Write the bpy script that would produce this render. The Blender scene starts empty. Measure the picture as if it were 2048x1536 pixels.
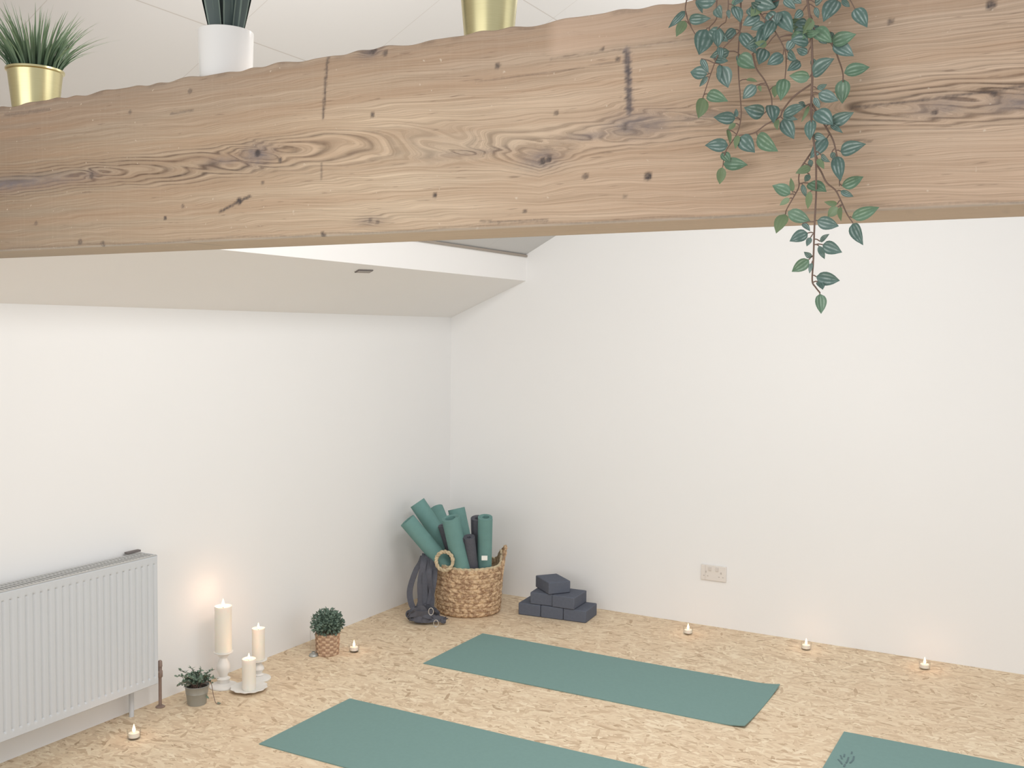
import bpy, bmesh, math, random
import numpy as np
from mathutils import Vector, Matrix
random.seed(7); RNG = np.random.default_rng(7)
PI = math.pi
C = bpy.context.scene.collection
sc = bpy.context.scene

# ------------------------------------------------------------------ camera
F_PX, YAW, PITCH, ROLL = 2026.25, 0.5073, 0.052, 0.0105
CAM = Vector((3.708, -5.8145, 1.75))
fw = Vector((-math.sin(YAW)*math.cos(PITCH), math.cos(YAW)*math.cos(PITCH), -math.sin(PITCH)))
rt0 = Vector((math.cos(YAW), math.sin(YAW), 0)); up0 = rt0.cross(fw)
rt = rt0*math.cos(ROLL) + up0*math.sin(ROLL); up = -rt0*math.sin(ROLL) + up0*math.cos(ROLL)
cam = bpy.data.objects.new('camera', bpy.data.cameras.new('camera')); C.objects.link(cam)
cam.matrix_world = Matrix(((rt.x, up.x, -fw.x, CAM.x), (rt.y, up.y, -fw.y, CAM.y), (rt.z, up.z, -fw.z, CAM.z), (0, 0, 0, 1)))
cam.data.sensor_width = 36; cam.data.lens = F_PX/2048*36; cam.data.clip_start = 0.05
sc.camera = cam

# ------------------------------------------------------------------ light and exposure
sc.view_settings.view_transform = 'Standard'; sc.view_settings.look = 'None'
sc.view_settings.gamma = 1; sc.view_settings.use_curve_mapping = False
sc.view_settings.exposure = 0.0
w = bpy.data.worlds.new('world'); sc.world = w; w.use_nodes = True
w.node_tree.nodes['Background'].inputs[0].default_value = (0.97, 0.985, 1.0, 1)
w.node_tree.nodes['Background'].inputs[1].default_value = 0.66
def area(name, loc, target, size, watt, col, sy=None):
    l = bpy.data.lights.new(name, 'AREA'); l.energy = watt; l.color = col; l.size = size
    l.shape = 'RECTANGLE' if sy else 'DISK'
    if sy: l.size_y = sy
    o = bpy.data.objects.new(name, l); C.objects.link(o); o.location = loc
    o.rotation_euler = (Vector(target)-Vector(loc)).to_track_quat('-Z', 'Y').to_euler()
    return o
area('side_fill', (6.4, -2.2, 2.0), (0.0, -1.8, 0.7), 3.2, 16, (1, .985, .965), 2.0)  # unseen area light added on the open right side, no window there
area('rear_fill', (2.2, -8.6, 1.5), (1.8, 0.0, 0.8), 4.0, 58, (1, .99, .975), 2.0)  # unseen fill light added behind the camera to even out wall and beam
area('ceiling_lamp', (2.5, -3.7, 3.0), (1.4, 0.0, -0.6), 1.6, 62, (1, .985, .965))
area('ceiling_lamp', (2.6, -2.0, 3.15), (1.6, -1.8, 0.0), 1.0, 20, (1, .985, .965))

# ------------------------------------------------------------------ helpers
def ray(px, py):
    return (fw + rt*((px-1024)/F_PX) - up*((py-768)/F_PX))
def on(px, py, axis, val):
    d = ray(px, py); i = 'xyz'.index(axis); t = (val-CAM[i])/d[i]
    return CAM + d*t
def ground(px, py, z=0.0): return on(px, py, 'z', z)
def depth(p): return (Vector(p)-CAM).dot(fw)
def ppm(p): return F_PX/depth(p)      # pixels per metre at p
def srgb(r, g, b):
    f = lambda c: (c/255/12.92) if c/255 <= .04045 else ((c/255+.055)/1.055)**2.4
    return (f(r), f(g), f(b), 1)

def mesh(name, V, Fc, mat=None, parent=None, smooth=True, uv=None):
    me = bpy.data.meshes.new(name)
    me.from_pydata([tuple(v) for v in V], [], [tuple(f) for f in Fc])
    me.update()
    if smooth: me.polygons.foreach_set('use_smooth', [True]*len(me.polygons))
    if uv is not None:
        L = me.uv_layers.new(name='UVMap'); idx = np.zeros(len(me.loops), int)
        me.loops.foreach_get('vertex_index', idx)
        L.data.foreach_set('uv', np.asarray(uv, float)[idx].ravel())
    o = bpy.data.objects.new(name, me); C.objects.link(o)
    if mat: me.materials.append(mat)
    if parent: o.parent = parent
    return o
class MB:
    def __init__(s): s.V = []; s.F = []; s.UV = []
    def add(s, V, Fc, uv=None):
        n = len(s.V); s.V += [tuple(v) for v in V]; s.F += [tuple(i+n for i in f) for f in Fc]
        s.UV += list(uv) if uv is not None else [(0, 0)]*len(V)
        return s
    def box(s, a, b, M=None):
        x0, y0, z0 = a; x1, y1, z1 = b
        V = [Vector(v) for v in ((x0,y0,z0),(x1,y0,z0),(x1,y1,z0),(x0,y1,z0),(x0,y0,z1),(x1,y0,z1),(x1,y1,z1),(x0,y1,z1))]
        if M: V = [M @ v for v in V]
        return s.add(V, [(0,3,2,1),(4,5,6,7),(0,1,5,4),(1,2,6,5),(2,3,7,6),(3,0,4,7)])
    def lathe(s, prof, n=32, M=None, cap=True, sx=1, sy=1):
        V = []; Fc = []
        for r, z in prof:
            for k in range(n):
                a = 2*PI*k/n; v = Vector((r*math.cos(a)*sx, r*math.sin(a)*sy, z)); V.append(M @ v if M else v)
        for j in range(len(prof)-1):
            for k in range(n):
                k2 = (k+1) % n; Fc.append((j*n+k, j*n+k2, (j+1)*n+k2, (j+1)*n+k))
        if cap:
            Fc.append(tuple(range(n))[::-1]); m = (len(prof)-1)*n; Fc.append(tuple(m+k for k in range(n)))
        return s.add(V, Fc)
    def tube(s, pts, r, n=8, closed=False):
        pts = [Vector(p) for p in pts]; N = len(pts); rr = r if hasattr(r, '__len__') else [r]*N
        V = []; Fc = []; ref = None
        for i, p in enumerate(pts):
            if closed: t = pts[(i+1) % N]-pts[i-1]
            else: t = pts[min(i+1, N-1)]-pts[max(i-1, 0)]
            t = t.normalized() if t.length > 1e-9 else Vector((0,0,1))
            if ref is None: ref = Vector((0,0,1)) if abs(t.z) < .9 else Vector((1,0,0))
            a = t.cross(ref); a = a.normalized() if a.length > 1e-6 else t.orthogonal().normalized()
            b = t.cross(a).normalized(); ref = -b if b.dot(ref) < 0 else b
            for k in range(n):
                q = 2*PI*k/n; V.append(p + a*math.cos(q)*rr[i] + b*math.sin(q)*rr[i])
        R = N if closed else N-1
        for i in range(R):
            for k in range(n):
                k2 = (k+1) % n; j = (i+1) % N; Fc.append((i*n+k, i*n+k2, j*n+k2, j*n+k))
        if not closed: Fc.append(tuple(range(n))[::-1]); Fc.append(tuple((N-1)*n+k for k in range(n)))
        return s.add(V, Fc)
    def sphere(s, c, r, n=16, m=10, sz=1):
        prof = [(max(r*math.sin(PI*j/m), 1e-4), -r*math.cos(PI*j/m)*sz) for j in range(m+1)]
        return s.lathe(prof, n, Matrix.Translation(c))
    def build(s, name, mat, parent=None, smooth=True, bevel=0, uv=False, seg=2):
        o = mesh(name, s.V, s.F, mat, parent, smooth, s.UV if uv else None)
        if bevel:
            md = o.modifiers.new('bevel', 'BEVEL'); md.width = bevel; md.segments = seg; md.limit_method = 'ANGLE'; md.angle_limit = math.radians(40)
        if smooth:
            me = o.data
            me.polygons.foreach_set('use_smooth', [True]*len(me.polygons))
            try: me.set_sharp_from_angle(angle=math.radians(42))
            except Exception: pass
        return o
def tag(o, label=None, cat=None, group=None, kind=None):
    if label: o['label'] = label
    if cat: o['category'] = cat
    if group: o['group'] = group
    if kind: o['kind'] = kind
    return o
def empty(name, loc, label, cat, group=None, rz=0):
    o = bpy.data.objects.new(name, None); C.objects.link(o); o.location = loc; o.rotation_euler.z = rz
    o.empty_display_size = .05
    return tag(o, label, cat, group)
def copy_tree(o, loc, rz=None, parent=None):
    c = o.copy(); C.objects.link(c)
    if parent: c.parent = parent
    else:
        c.location = loc
        if rz is not None: c.rotation_euler.z = rz
    for ch in list(o.children): copy_tree(ch, None, None, c)
    return c
def spline(pts, n):
    P = [Vector(p) for p in pts]
    P = [P[0]*2-P[1]] + P + [P[-1]*2-P[-2]]; out = []
    for i in range(1, len(P)-2):
        for k in range(n):
            t = k/n; a, b, c, d = P[i-1], P[i], P[i+1], P[i+2]
            out.append(.5*((2*b) + (c-a)*t + (2*a-5*b+4*c-d)*t*t + (3*b-a-3*c+d)*t**3))
    out.append(P[-2]); return out

# ------------------------------------------------------------------ materials
class NT:
    def __init__(s, name):
        s.m = bpy.data.materials.new(name); s.m.use_nodes = True; s.t = s.m.node_tree
        s.b = s.t.nodes['Principled BSDF']
    def n(s, ty, ins=None, **kw):
        nd = s.t.nodes.new(ty)
        for k, v in kw.items(): setattr(nd, k, v)
        for k, v in (ins or {}).items():
            if isinstance(v, bpy.types.NodeSocket): s.t.links.new(v, nd.inputs[k])
            else: nd.inputs[k].default_value = v
        return nd
    def math(s, op, a, b=0.0, c=0.0, clamp=False):
        return s.n('ShaderNodeMath', {0: a, 1: b, 2: c}, operation=op, use_clamp=clamp).outputs[0]
    def mix(s, f, a, b, bt='MIX'):
        nd = s.n('ShaderNodeMix', None, data_type='RGBA', blend_type=bt, clamp_factor=True)
        for i, v in ((0, f), (6, a), (7, b)):
            if isinstance(v, bpy.types.NodeSocket): s.t.links.new(v, nd.inputs[i])
            else: nd.inputs[i].default_value = v
        return nd.outputs[2]
    def ramp(s, f, stops, interp='LINEAR'):
        nd = s.n('ShaderNodeValToRGB', {0: f}); nd.color_ramp.interpolation = interp
        e = nd.color_ramp.elements
        while len(e) < len(stops): e.new(.5)
        for i, (p, c) in enumerate(stops): e[i].position = p; e[i].color = c if hasattr(c, '__len__') else (c, c, c, 1)
        return nd.outputs[0]
    def obj(s): return s.n('ShaderNodeTexCoord').outputs['Object']
    def mapping(s, v, scale=(1,1,1), rot=(0,0,0), loc=(0,0,0)):
        return s.n('ShaderNodeMapping', {0: v, 'Scale': scale, 'Rotation': rot, 'Location': loc}).outputs[0]
    def noise(s, v, scale=5, detail=4, rough=.5, out=0):
        return s.n('ShaderNodeTexNoise', {'Vector': v, 'Scale': scale, 'Detail': detail, 'Roughness': rough}).outputs[out]
    def col(s, v):
        if isinstance(v, bpy.types.NodeSocket): s.t.links.new(v, s.b.inputs['Base Color'])
        else: s.b.inputs['Base Color'].default_value = v
    def set(s, **kw):
        for k, v in kw.items():
            k = k.replace('_', ' ')
            if isinstance(v, bpy.types.NodeSocket): s.t.links.new(v, s.b.inputs[k])
            else: s.b.inputs[k].default_value = v
    def bump(s, h, strength=.3, dist=.01):
        nd = s.n('ShaderNodeBump', {'Height': h, 'Strength': strength, 'Distance': dist}); s.t.links.new(nd.outputs[0], s.b.inputs['Normal'])
def plain(name, c, rough=.6, var=.06, scale=20, metal=0, bump=0, spec=.5, **kw):
    t = NT(name); o = t.obj(); nz = t.noise(o, scale, 3)
    d = tuple(max(0, x*(1-var*2)) for x in c[:3])+(1,); l = tuple(min(1, x*(1+var)) for x in c[:3])+(1,)
    t.col(t.mix(nz, d, l)); t.set(Roughness=rough, Metallic=metal); t.b.inputs['Specular IOR Level'].default_value = spec
    for k, v in kw.items(): t.b.inputs[k.replace('_', ' ')].default_value = v
    if bump: t.bump(t.noise(o, scale*4, 3), bump, .004)
    return t.m
M = {}
M['wall'] = plain('wall_paint', (.835, .833, .828, 1), .9, .012, 1.2, bump=.05, spec=.2)
M['soffit'] = plain('soffit_paint', (.88, .87, .86, 1), .9, .012, 1.5, spec=.2)
M['white_metal'] = plain('white_enamel', (.58, .605, .63, 1), .4, .01, 3)
M['grille'] = plain('grille_enamel', (.50, .50, .49, 1), .5, .02, 10)
M['mat'] = plain('teal_foam', srgb(120, 150, 146), .85, .03, 60, bump=.1, spec=.25)
M['mat_edge'] = plain('teal_foam_roll', srgb(112, 150, 146), .85, .05, 30, spec=.25)
M['logo'] = plain('dark_teal_print', srgb(92, 116, 120), .8, .02)
M['block'] = plain('charcoal_foam', srgb(98, 103, 115), .9, .08, 60, bump=.15, spec=.2)
M['strap'] = plain('black_webbing', srgb(94, 95, 103), .85, .1, 80, spec=.25)
M['steel'] = plain('steel', (.62, .62, .62, 1), .35, .02, 10, metal=1)
M['shadow_gap'] = plain('grey_gap_strip', srgb(160, 150, 140), .8, .03)
M['pin'] = plain('pin_hole_grey', srgb(188, 181, 175), .7, .02)
M['dark'] = plain('dark_gap', srgb(112, 106, 104), .7, .03)
M['wax'] = plain('ivory_wax', srgb(236, 230, 218), .5, .01, 4, Subsurface_Weight=.2, Subsurface_Scale=.02)
M['wick'] = plain('wick', srgb(60, 45, 35), .9, .02)
M['stand'] = plain('white_painted_wood', srgb(232, 230, 226), .45, .02, 12)
M['ceramic'] = plain('white_glazed_ceramic', srgb(246, 245, 243), .18, .005, 3)
M['soil'] = plain('dark_compost', srgb(60, 48, 40), .95, .2, 60)
M['zinc'] = plain('zinc', srgb(168, 170, 166), .45, .12, 18, metal=.55)
M['copper'] = plain('tarnished_copper_pipe', srgb(150, 130, 120), .5, .15, 30, metal=.3)
M['plastic'] = plain('socket_plastic', srgb(224, 218, 212), .4, .01)
M['plastic_grey'] = plain('socket_grey_plastic', srgb(210, 203, 197), .5, .01)  # slightly greyer plastic for the switches and plate seam
M['stem'] = plain('brown_stem', srgb(134, 112, 100), .7, .12, 80)
M['herb'] = plain('herb_leaf', srgb(120, 142, 124), .6, .2, 90)
M['boxleaf'] = plain('box_leaf', srgb(116, 138, 124), .6, .25, 90)
M['tag'] = plain('white_paper', srgb(238, 236, 230), .7, .01)
def gold():
    t = NT('brushed_gold'); o = t.obj()
    st = t.noise(t.mapping(o, (1, 1, 40)), 30, 3)
    t.col(t.mix(st, srgb(206, 196, 148), srgb(222, 212, 168))); t.set(Metallic=1.0, Roughness=.3); return t.m
M['gold'] = gold()
def glass(name='clear_glass'):
    m = bpy.data.materials.new(name); m.use_nodes = True; t = m.node_tree; t.nodes.clear()
    o = t.nodes.new('ShaderNodeOutputMaterial'); mx = t.nodes.new('ShaderNodeMixShader')
    tr = t.nodes.new('ShaderNodeBsdfTransparent'); tr.inputs[0].default_value = (.985, .985, .985, 1)
    gl = t.nodes.new('ShaderNodeBsdfGlossy'); gl.inputs['Roughness'].default_value = .05
    fr = t.nodes.new('ShaderNodeLayerWeight'); fr.inputs[0].default_value = .12
    mu = t.nodes.new('ShaderNodeMath'); mu.operation = 'MULTIPLY'; mu.inputs[1].default_value = .35; t.links.new(fr.outputs['Fresnel'], mu.inputs[0]); t.links.new(mu.outputs[0], mx.inputs[0]); t.links.new(tr.outputs[0], mx.inputs[1]); t.links.new(gl.outputs[0], mx.inputs[2]); t.links.new(mx.outputs[0], o.inputs[0])
    return m
M['glass'] = glass()
def flame():
    m = bpy.data.materials.new('flame'); m.use_nodes = True; t = m.node_tree; t.nodes.clear()
    o = t.nodes.new('ShaderNodeOutputMaterial'); e = t.nodes.new('ShaderNodeEmission')
    e.inputs[0].default_value = (1, .72, .42, 1); e.inputs[1].default_value = 4.0; t.links.new(e.outputs[0], o.inputs[0]); return m
M['flame'] = flame()

def osb():
    t = NT('oriented_strand_board'); o = t.obj()
    wob = t.n('ShaderNodeVectorMath', {0: o, 1: t.n('ShaderNodeVectorMath', {0: t.noise(o, 14, 3, .6, 1), 3: .012}, operation='SCALE').outputs[0]}, operation='ADD').outputs[0]
    best = None; colr = None
    specs = [(.05, 32, 1.0), (.5, 35, 3.1), (-.42, 31, 7.7), (1.2, 38, 5.3), (-1.0, 37, 9.9), (.15, 27, 12.3), (-.12, 50, 15.1)]
    for rot, scl, off in specs:
        mp = t.mapping(wob, (scl*.42, scl*1.9, 1), (0, 0, rot), (off, off*1.7, off))
        # rotate first, then stretch
        rotv = t.n('ShaderNodeVectorRotate', {'Vector': wob, 'Angle': rot}, rotation_type='Z_AXIS').outputs[0]
        mp = t.mapping(rotv, (scl*.5, scl*1.9, 1), loc=(off, off*1.7, off))
        v = t.n('ShaderNodeTexVoronoi', {'Vector': mp, 'Scale': 1.0, 'Randomness': 1.0})
        sep = t.n('ShaderNodeSeparateColor', {0: v.outputs['Color']})
        prio, tone = sep.outputs[0], sep.outputs[1]
        if best is None: best, colr = prio, tone
        else:
            gt = t.math('GREATER_THAN', prio, best)
            colr = t.math('ADD', t.math('MULTIPLY', tone, gt), t.math('MULTIPLY', colr, t.math('SUBTRACT', 1.0, gt)))
            best = t.math('MAXIMUM', prio, best)
    col = t.ramp(colr, [(0, srgb(176, 152, 124)), (.07, srgb(200, 177, 149)), (.25, srgb(216, 194, 166)), (.55, srgb(224, 205, 177)), (.8, srgb(229, 212, 184)), (1, srgb(238, 224, 198))])
    fib = t.noise(t.mapping(o, (12, 90, 1)), 3, 3)
    col = t.mix(t.math('MULTIPLY', t.ramp(fib, [(.3, 0), (.7, 1)]), .16), col, srgb(190, 160, 124))
    edge = t.ramp(best, [(.0, 1), (.62, 1), (.70, 0)])
    col = t.mix(t.math('MULTIPLY', edge, .30), col, srgb(178, 152, 124))
    big = t.noise(o, .9, 2)
    col = t.mix(t.math('MULTIPLY', t.ramp(big, [(.4, 0), (.65, 1)]), .22), col, srgb(214, 184, 152))
    t.col(col); t.set(Roughness=.62); t.b.inputs['Specular IOR Level'].default_value = .3
    t.bump(colr, .15, .002); return t.m
M['osb'] = osb()

def ceiling_mat():
    t = NT('ceiling_board'); o = t.obj(); s = t.n('ShaderNodeSeparateXYZ', {0: o})
    def line(c, x0, per, wd):
        f = t.math('FRACT', t.math('DIVIDE', t.math('SUBTRACT', c, x0), per))
        d = t.math('MULTIPLY', t.math('ABSOLUTE', t.math('SUBTRACT', f, .5)), per)   # distance from the middle of a board
        return t.math('GREATER_THAN', d, per/2-wd)
    lx = line(s.outputs[0], 1.3619, .539, .0016); ly = line(s.outputs[1], -2.8483, .582, .0014)
    j = t.math('MAXIMUM', lx, t.math('MULTIPLY', ly, .8))
    nz = t.noise(o, 1.3, 3)
    base = t.mix(nz, (.60, .60, .60, 1), (.64, .64, .64, 1))
    t.col(t.mix(t.math('MULTIPLY', j, .55), base, srgb(168, 161, 154))); t.set(Roughness=.9); return t.m
M['ceiling'] = ceiling_mat()

def beam_mat():
    t = NT('reclaimed_pine'); o = t.obj()
    G = t.n('ShaderNodeAttribute', attribute_name='grain').outputs['Fac']
    RM = t.n('ShaderNodeAttribute', attribute_name='ringmask').outputs['Fac']
    ST = t.n('ShaderNodeAttribute', attribute_name='stain').outputs['Fac']
    HO = t.n('ShaderNodeAttribute', attribute_name='hole').outputs['Fac']
    PA = t.n('ShaderNodeAttribute', attribute_name='pale').outputs['Fac']
    wv = t.mapping(o, (.75, 5, 5))
    gn = t.math('ADD', G, t.math('MULTIPLY', t.math('SUBTRACT', t.noise(wv, 2.2, 3, .5), .5), .0038))
    # growth rings: dark latewood lines
    ph = t.math('MULTIPLY', gn, 2*PI/.0048)
    s = t.math('ADD', t.math('MULTIPLY', t.math('SINE', ph), .5), .5)
    ring = t.math('POWER', s, 2.8)
    ph2 = t.math('MULTIPLY', gn, 2*PI/.0039); ring2 = t.math('POWER', t.math('ADD', t.math('MULTIPLY', t.math('SINE', ph2), .5), .5), 3.0)
    cmb = t.n('ShaderNodeCombineXYZ', {0: t.math('MULTIPLY', t.n('ShaderNodeSeparateXYZ', {0: o}).outputs[0], 1.6), 1: t.math('MULTIPLY', gn, 130.0), 2: 0.0}).outputs[0]
    fine = t.noise(cmb, 1.6, 5, .65)
    cmb2 = t.n('ShaderNodeCombineXYZ', {0: t.math('MULTIPLY', t.n('ShaderNodeSeparateXYZ', {0: o}).outputs[0], 2.5), 1: t.math('MULTIPLY', gn, 560.0), 2: 0.0}).outputs[0]
    vfine = t.noise(cmb2, 1.5, 4, .7)
    big = t.noise(t.mapping(o, (1, 1, 3)), 1.5, 3)
    base = t.mix(t.ramp(big, [(.35, 0), (.65, 1)]), srgb(234, 206, 176), srgb(242, 220, 192))
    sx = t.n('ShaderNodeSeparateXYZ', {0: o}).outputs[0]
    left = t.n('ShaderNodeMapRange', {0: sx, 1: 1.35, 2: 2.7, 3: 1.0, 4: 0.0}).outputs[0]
    base = t.mix(t.math('MULTIPLY', left, .95), base, srgb(108, 94, 80))  # left end darkened: brown staining plus dimmer light put into the colour
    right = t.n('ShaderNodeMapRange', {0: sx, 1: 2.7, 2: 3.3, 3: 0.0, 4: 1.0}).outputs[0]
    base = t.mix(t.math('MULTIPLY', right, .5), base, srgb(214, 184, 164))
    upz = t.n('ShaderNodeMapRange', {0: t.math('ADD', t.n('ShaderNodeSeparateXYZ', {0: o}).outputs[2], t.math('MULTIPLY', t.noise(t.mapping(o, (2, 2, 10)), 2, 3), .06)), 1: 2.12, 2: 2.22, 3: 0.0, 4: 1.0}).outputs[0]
    base = t.mix(t.math('MULTIPLY', upz, .55), base, srgb(164, 148, 136))  # upper band greyer: weathered wood, with uneven light painted in too
    base = t.mix(t.math('MULTIPLY', t.ramp(fine, [(.36, 1), (.58, 0)]), .3), base, srgb(168, 144, 120))
    base = t.mix(t.math('MULTIPLY', t.ramp(fine, [(.5, 0), (.75, 1)]), .35), base, srgb(230, 208, 184))
    base = t.mix(t.math('MULTIPLY', t.ramp(vfine, [(.38, 1), (.55, 0)]), .42), base, srgb(150, 128, 106))
    base = t.mix(t.math('MULTIPLY', t.ramp(vfine, [(.6, 0), (.75, 1)]), .3), base, srgb(234, 214, 192))
    brk = t.ramp(t.noise(t.mapping(o, (6, 20, 20)), 4, 3), [(.38, .55), (.58, 1)])
    base = t.mix(t.math('MULTIPLY', t.math('MULTIPLY', ring, t.math('MULTIPLY', RM, .95)), brk), base, srgb(78, 66, 58))
    base = t.mix(t.math('MULTIPLY', ring2, t.math('ADD', .10, t.math('MULTIPLY', RM, .22))), base, srgb(150, 128, 110))
    band = t.noise(t.mapping(o, (.6, 1, 22)), 2.0, 4, .6)
    base = t.mix(t.math('MULTIPLY', t.ramp(band, [(.35, 1), (.6, 0)]), .38), base, srgb(182, 146, 116))
    dash = t.noise(t.mapping(o, (9, 1, 120)), 2.2, 2, .6)
    base = t.mix(t.math('MULTIPLY', t.ramp(dash, [(.66, 0), (.74, 1)]), .5), base, srgb(132, 110, 94))
    pit = t.noise(t.mapping(o, (1, 1, 1)), 90, 2, .5)
    base = t.mix(t.math('MULTIPLY', t.ramp(pit, [(.70, 0), (.75, 1)]), .6), base, srgb(236, 220, 200))
    low = t.n('ShaderNodeMapRange', {0: t.n('ShaderNodeSeparateXYZ', {0: o}).outputs[2], 1: 1.9085, 2: 1.911, 3: 1.0, 4: 0.0}).outputs[0]
    base = t.mix(t.math('MULTIPLY', low, .5), base, srgb(190, 186, 176))  # underside greyed in the colour to offset warm bounce from the floor
    saw = t.noise(t.mapping(o, (60, 3, 3)), 3, 2)
    base = t.mix(t.math('MULTIPLY', t.ramp(saw, [(.5, 0), (.7, 1)]), .04), base, srgb(222, 204, 184))
    base = t.mix(t.math('MULTIPLY', PA, .75), base, srgb(236, 206, 182))
    sn = t.ramp(t.noise(t.mapping(o, (20, 60, 60)), 2, 5, .7), [(.3, .35), (.65, 1)])
    base = t.mix(t.math('MULTIPLY', ST, sn), base, srgb(132, 124, 126))
    hn = t.ramp(t.noise(o, 220, 3), [(.3, .6), (.6, 1)])
    base = t.mix(t.math('MULTIPLY', HO, hn), base, srgb(92, 84, 82))
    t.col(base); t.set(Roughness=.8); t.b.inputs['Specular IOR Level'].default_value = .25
    h = t.math('SUBTRACT', t.math('MULTIPLY', fine, .6), t.math('ADD', t.math('MULTIPLY', t.math('MULTIPLY', ring, RM), .4), t.math('MULTIPLY', HO, 1.2)))
    t.bump(h, .35, .003); return t.m
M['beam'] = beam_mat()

def striped_leaf(name, dark, light, amt):
    t = NT(name); uv = t.n('ShaderNodeTexCoord').outputs['UV']; s = t.n('ShaderNodeSeparateXYZ', {0: uv})
    u, v = s.outputs[0], s.outputs[1]
    a = t.math('ABSOLUTE', u)
    st = t.math('POWER', t.math('ADD', .5, t.math('MULTIPLY', .5, t.math('COSINE', t.math('MULTIPLY', a, 2*PI/.56)))), 2.2)
    fade = t.math('MULTIPLY', t.ramp(v, [(.05, 0), (.2, 1), (.7, 1), (.95, 0)]), t.ramp(a, [(.75, 1), (.9, 0)]))
    nz = t.ramp(t.noise(t.obj(), 110, 3), [(.36, .1), (.58, 1)])
    f = t.math('MULTIPLY', t.math('MULTIPLY', st, fade), t.math('MULTIPLY', nz, amt))
    base = t.mix(t.noise(t.obj(), 25, 2), tuple(x*.75 for x in dark[:3])+(1,), tuple(x*1.25 for x in dark[:3])+(1,))
    t.col(t.mix(f, base, light)); t.set(Roughness=.38); t.b.inputs['Specular IOR Level'].default_value = .5
    return t.m
M['leaf_dark'] = striped_leaf('striped_teal_leaf', srgb(96, 124, 116), srgb(192, 208, 204), .7)
M['leaf_green'] = striped_leaf('striped_green_leaf', srgb(106, 138, 112), srgb(182, 206, 184), .65)
M['leaf_under'] = striped_leaf('olive_leaf_underside', srgb(126, 146, 110), srgb(152, 170, 132), .35)
def blade_mat(name, lo, hi, edge=None):
    t = NT(name); uv = t.n('ShaderNodeTexCoord').outputs['UV']; s = t.n('ShaderNodeSeparateXYZ', {0: uv})
    c = t.mix(s.outputs[1], lo, hi)
    if edge: c = t.mix(t.math('GREATER_THAN', t.math('ABSOLUTE', s.outputs[0]), .82), c, edge)
    c = t.mix(t.math('MULTIPLY', t.noise(t.obj(), 60, 2), .3), c, lo)
    t.col(c); t.set(Roughness=.5); return t.m
M['grass'] = blade_mat('grass_blade', srgb(84, 106, 86), srgb(136, 162, 124))
M['snake'] = blade_mat('dark_strap_leaf', srgb(74, 88, 86), srgb(80, 98, 94), srgb(120, 136, 126))
def straw(name, lo, hi):
    t = NT(name); o = t.obj(); n1 = t.noise(o, 38, 4, .7); n2 = t.noise(t.mapping(o, (1, 1, 3)), 120, 3, .7)
    c = t.mix(t.ramp(n1, [(.42, 0), (.58, 1)]), lo, hi)
    t.col(t.mix(t.math('MULTIPLY', t.ramp(n2, [(.5, 0), (.7, 1)]), .6), c, srgb(228, 206, 172))); t.set(Roughness=.8)
    t.bump(n2, .4, .004); return t.m
M['straw'] = straw('seagrass', srgb(152, 118, 90), srgb(214, 184, 148))
M['rim'] = straw('pale_seagrass', srgb(176, 158, 130), srgb(206, 190, 158))

# ------------------------------------------------------------------ setting
def struct(name, mb, mat, smooth=False, bevel=0): return tag(mb.build(name, mat, None, smooth, bevel), kind='structure')
XR, YN = 5.6, -7.0
struct('floor', MB().box((-.15, YN, -.12), (XR, .15, 0)), M['osb'])
struct('wall_left', MB().box((-.15, YN, 0), (0, .15, 2.6)), M['wall'])
UF, ZC, S1, ZE, S2 = .5699, 1.8388, .4199, 2.2327, .5349
XRIDGE = 4.2; ZR = ZE+S2*(XRIDGE-UF)
struct('wall_back', MB().box((0, 0, 0), (XR, .15, ZR+.2)), M['wall'])
zs = ZC+S1*UF
mb = MB(); V = []
for y in (YN, 0): V += [(0, y, ZC), (UF, y, zs), (UF, y, zs+.02), (0, y, ZC+.02)]
mb.add(V, [(0,1,5,4),(1,2,6,5),(2,3,7,6),(3,0,4,7),(0,3,2,1),(4,5,6,7)]); struct('trim_1', mb, M['soffit'])
struct('trim_2', MB().box((UF-.02, YN, zs+.02), (UF, 0, ZE)), M['soffit'])       # upright face above the boxed eave
struct('trim_3', MB().box((UF-.005, YN, ZE-.001), (UF+.012, -.002, ZE+.012)), M['shadow_gap'])
mb = MB(); V = []
ceil = lambda x: ZE+.014+S2*(x-UF)
prof = [(UF-.03, ceil(UF-.03)), (XRIDGE, ceil(XRIDGE)), (XRIDGE, ceil(XRIDGE)+.1), (UF-.03, ceil(UF-.03)+.1)]
for y in (YN, 0): V += [(x, y, z) for x, z in prof]
mb.add(V, [(0,1,5,4),(1,2,6,5),(2,3,7,6),(3,0,4,7),(3,2,1,0),(4,5,6,7)]); struct('ceiling', mb, M['ceiling'])

# ------------------------------------------------------------------ beam
BY, BZ0, BZ1, BTH = -4.4667, 1.9067, 2.2067, .1415
def bf(px, py):
    p = on(px, py, 'y', BY); return p.x, p.z-BZ0
x0v, x1v = bf(0, 400)[0]-.1, bf(2048, 250)[0]+.15
xs = np.concatenate([np.linspace(.0, x0v, 12, endpoint=False), np.arange(x0v, x1v, .0036), np.linspace(x1v, 5.6, 12)])
ts_front = np.arange(0, .3001, .0025)
T = []                                   # profile: (y, z, t)
for k in range(10): T.append((BY+BTH*(1-k/10), BZ0, -BTH*(1-k/10)))
for t_ in ts_front: T.append((BY, BZ0+t_, t_))
for k in range(1, 9): T.append((BY+BTH*k/8, BZ1, .3+BTH*k/8))
for k in range(1, 4): T.append((BY+BTH, BZ1-.3*k/4, .3+BTH+.3*k/4))
T = np.array(T); NX, NT_ = len(xs), len(T)
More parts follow.
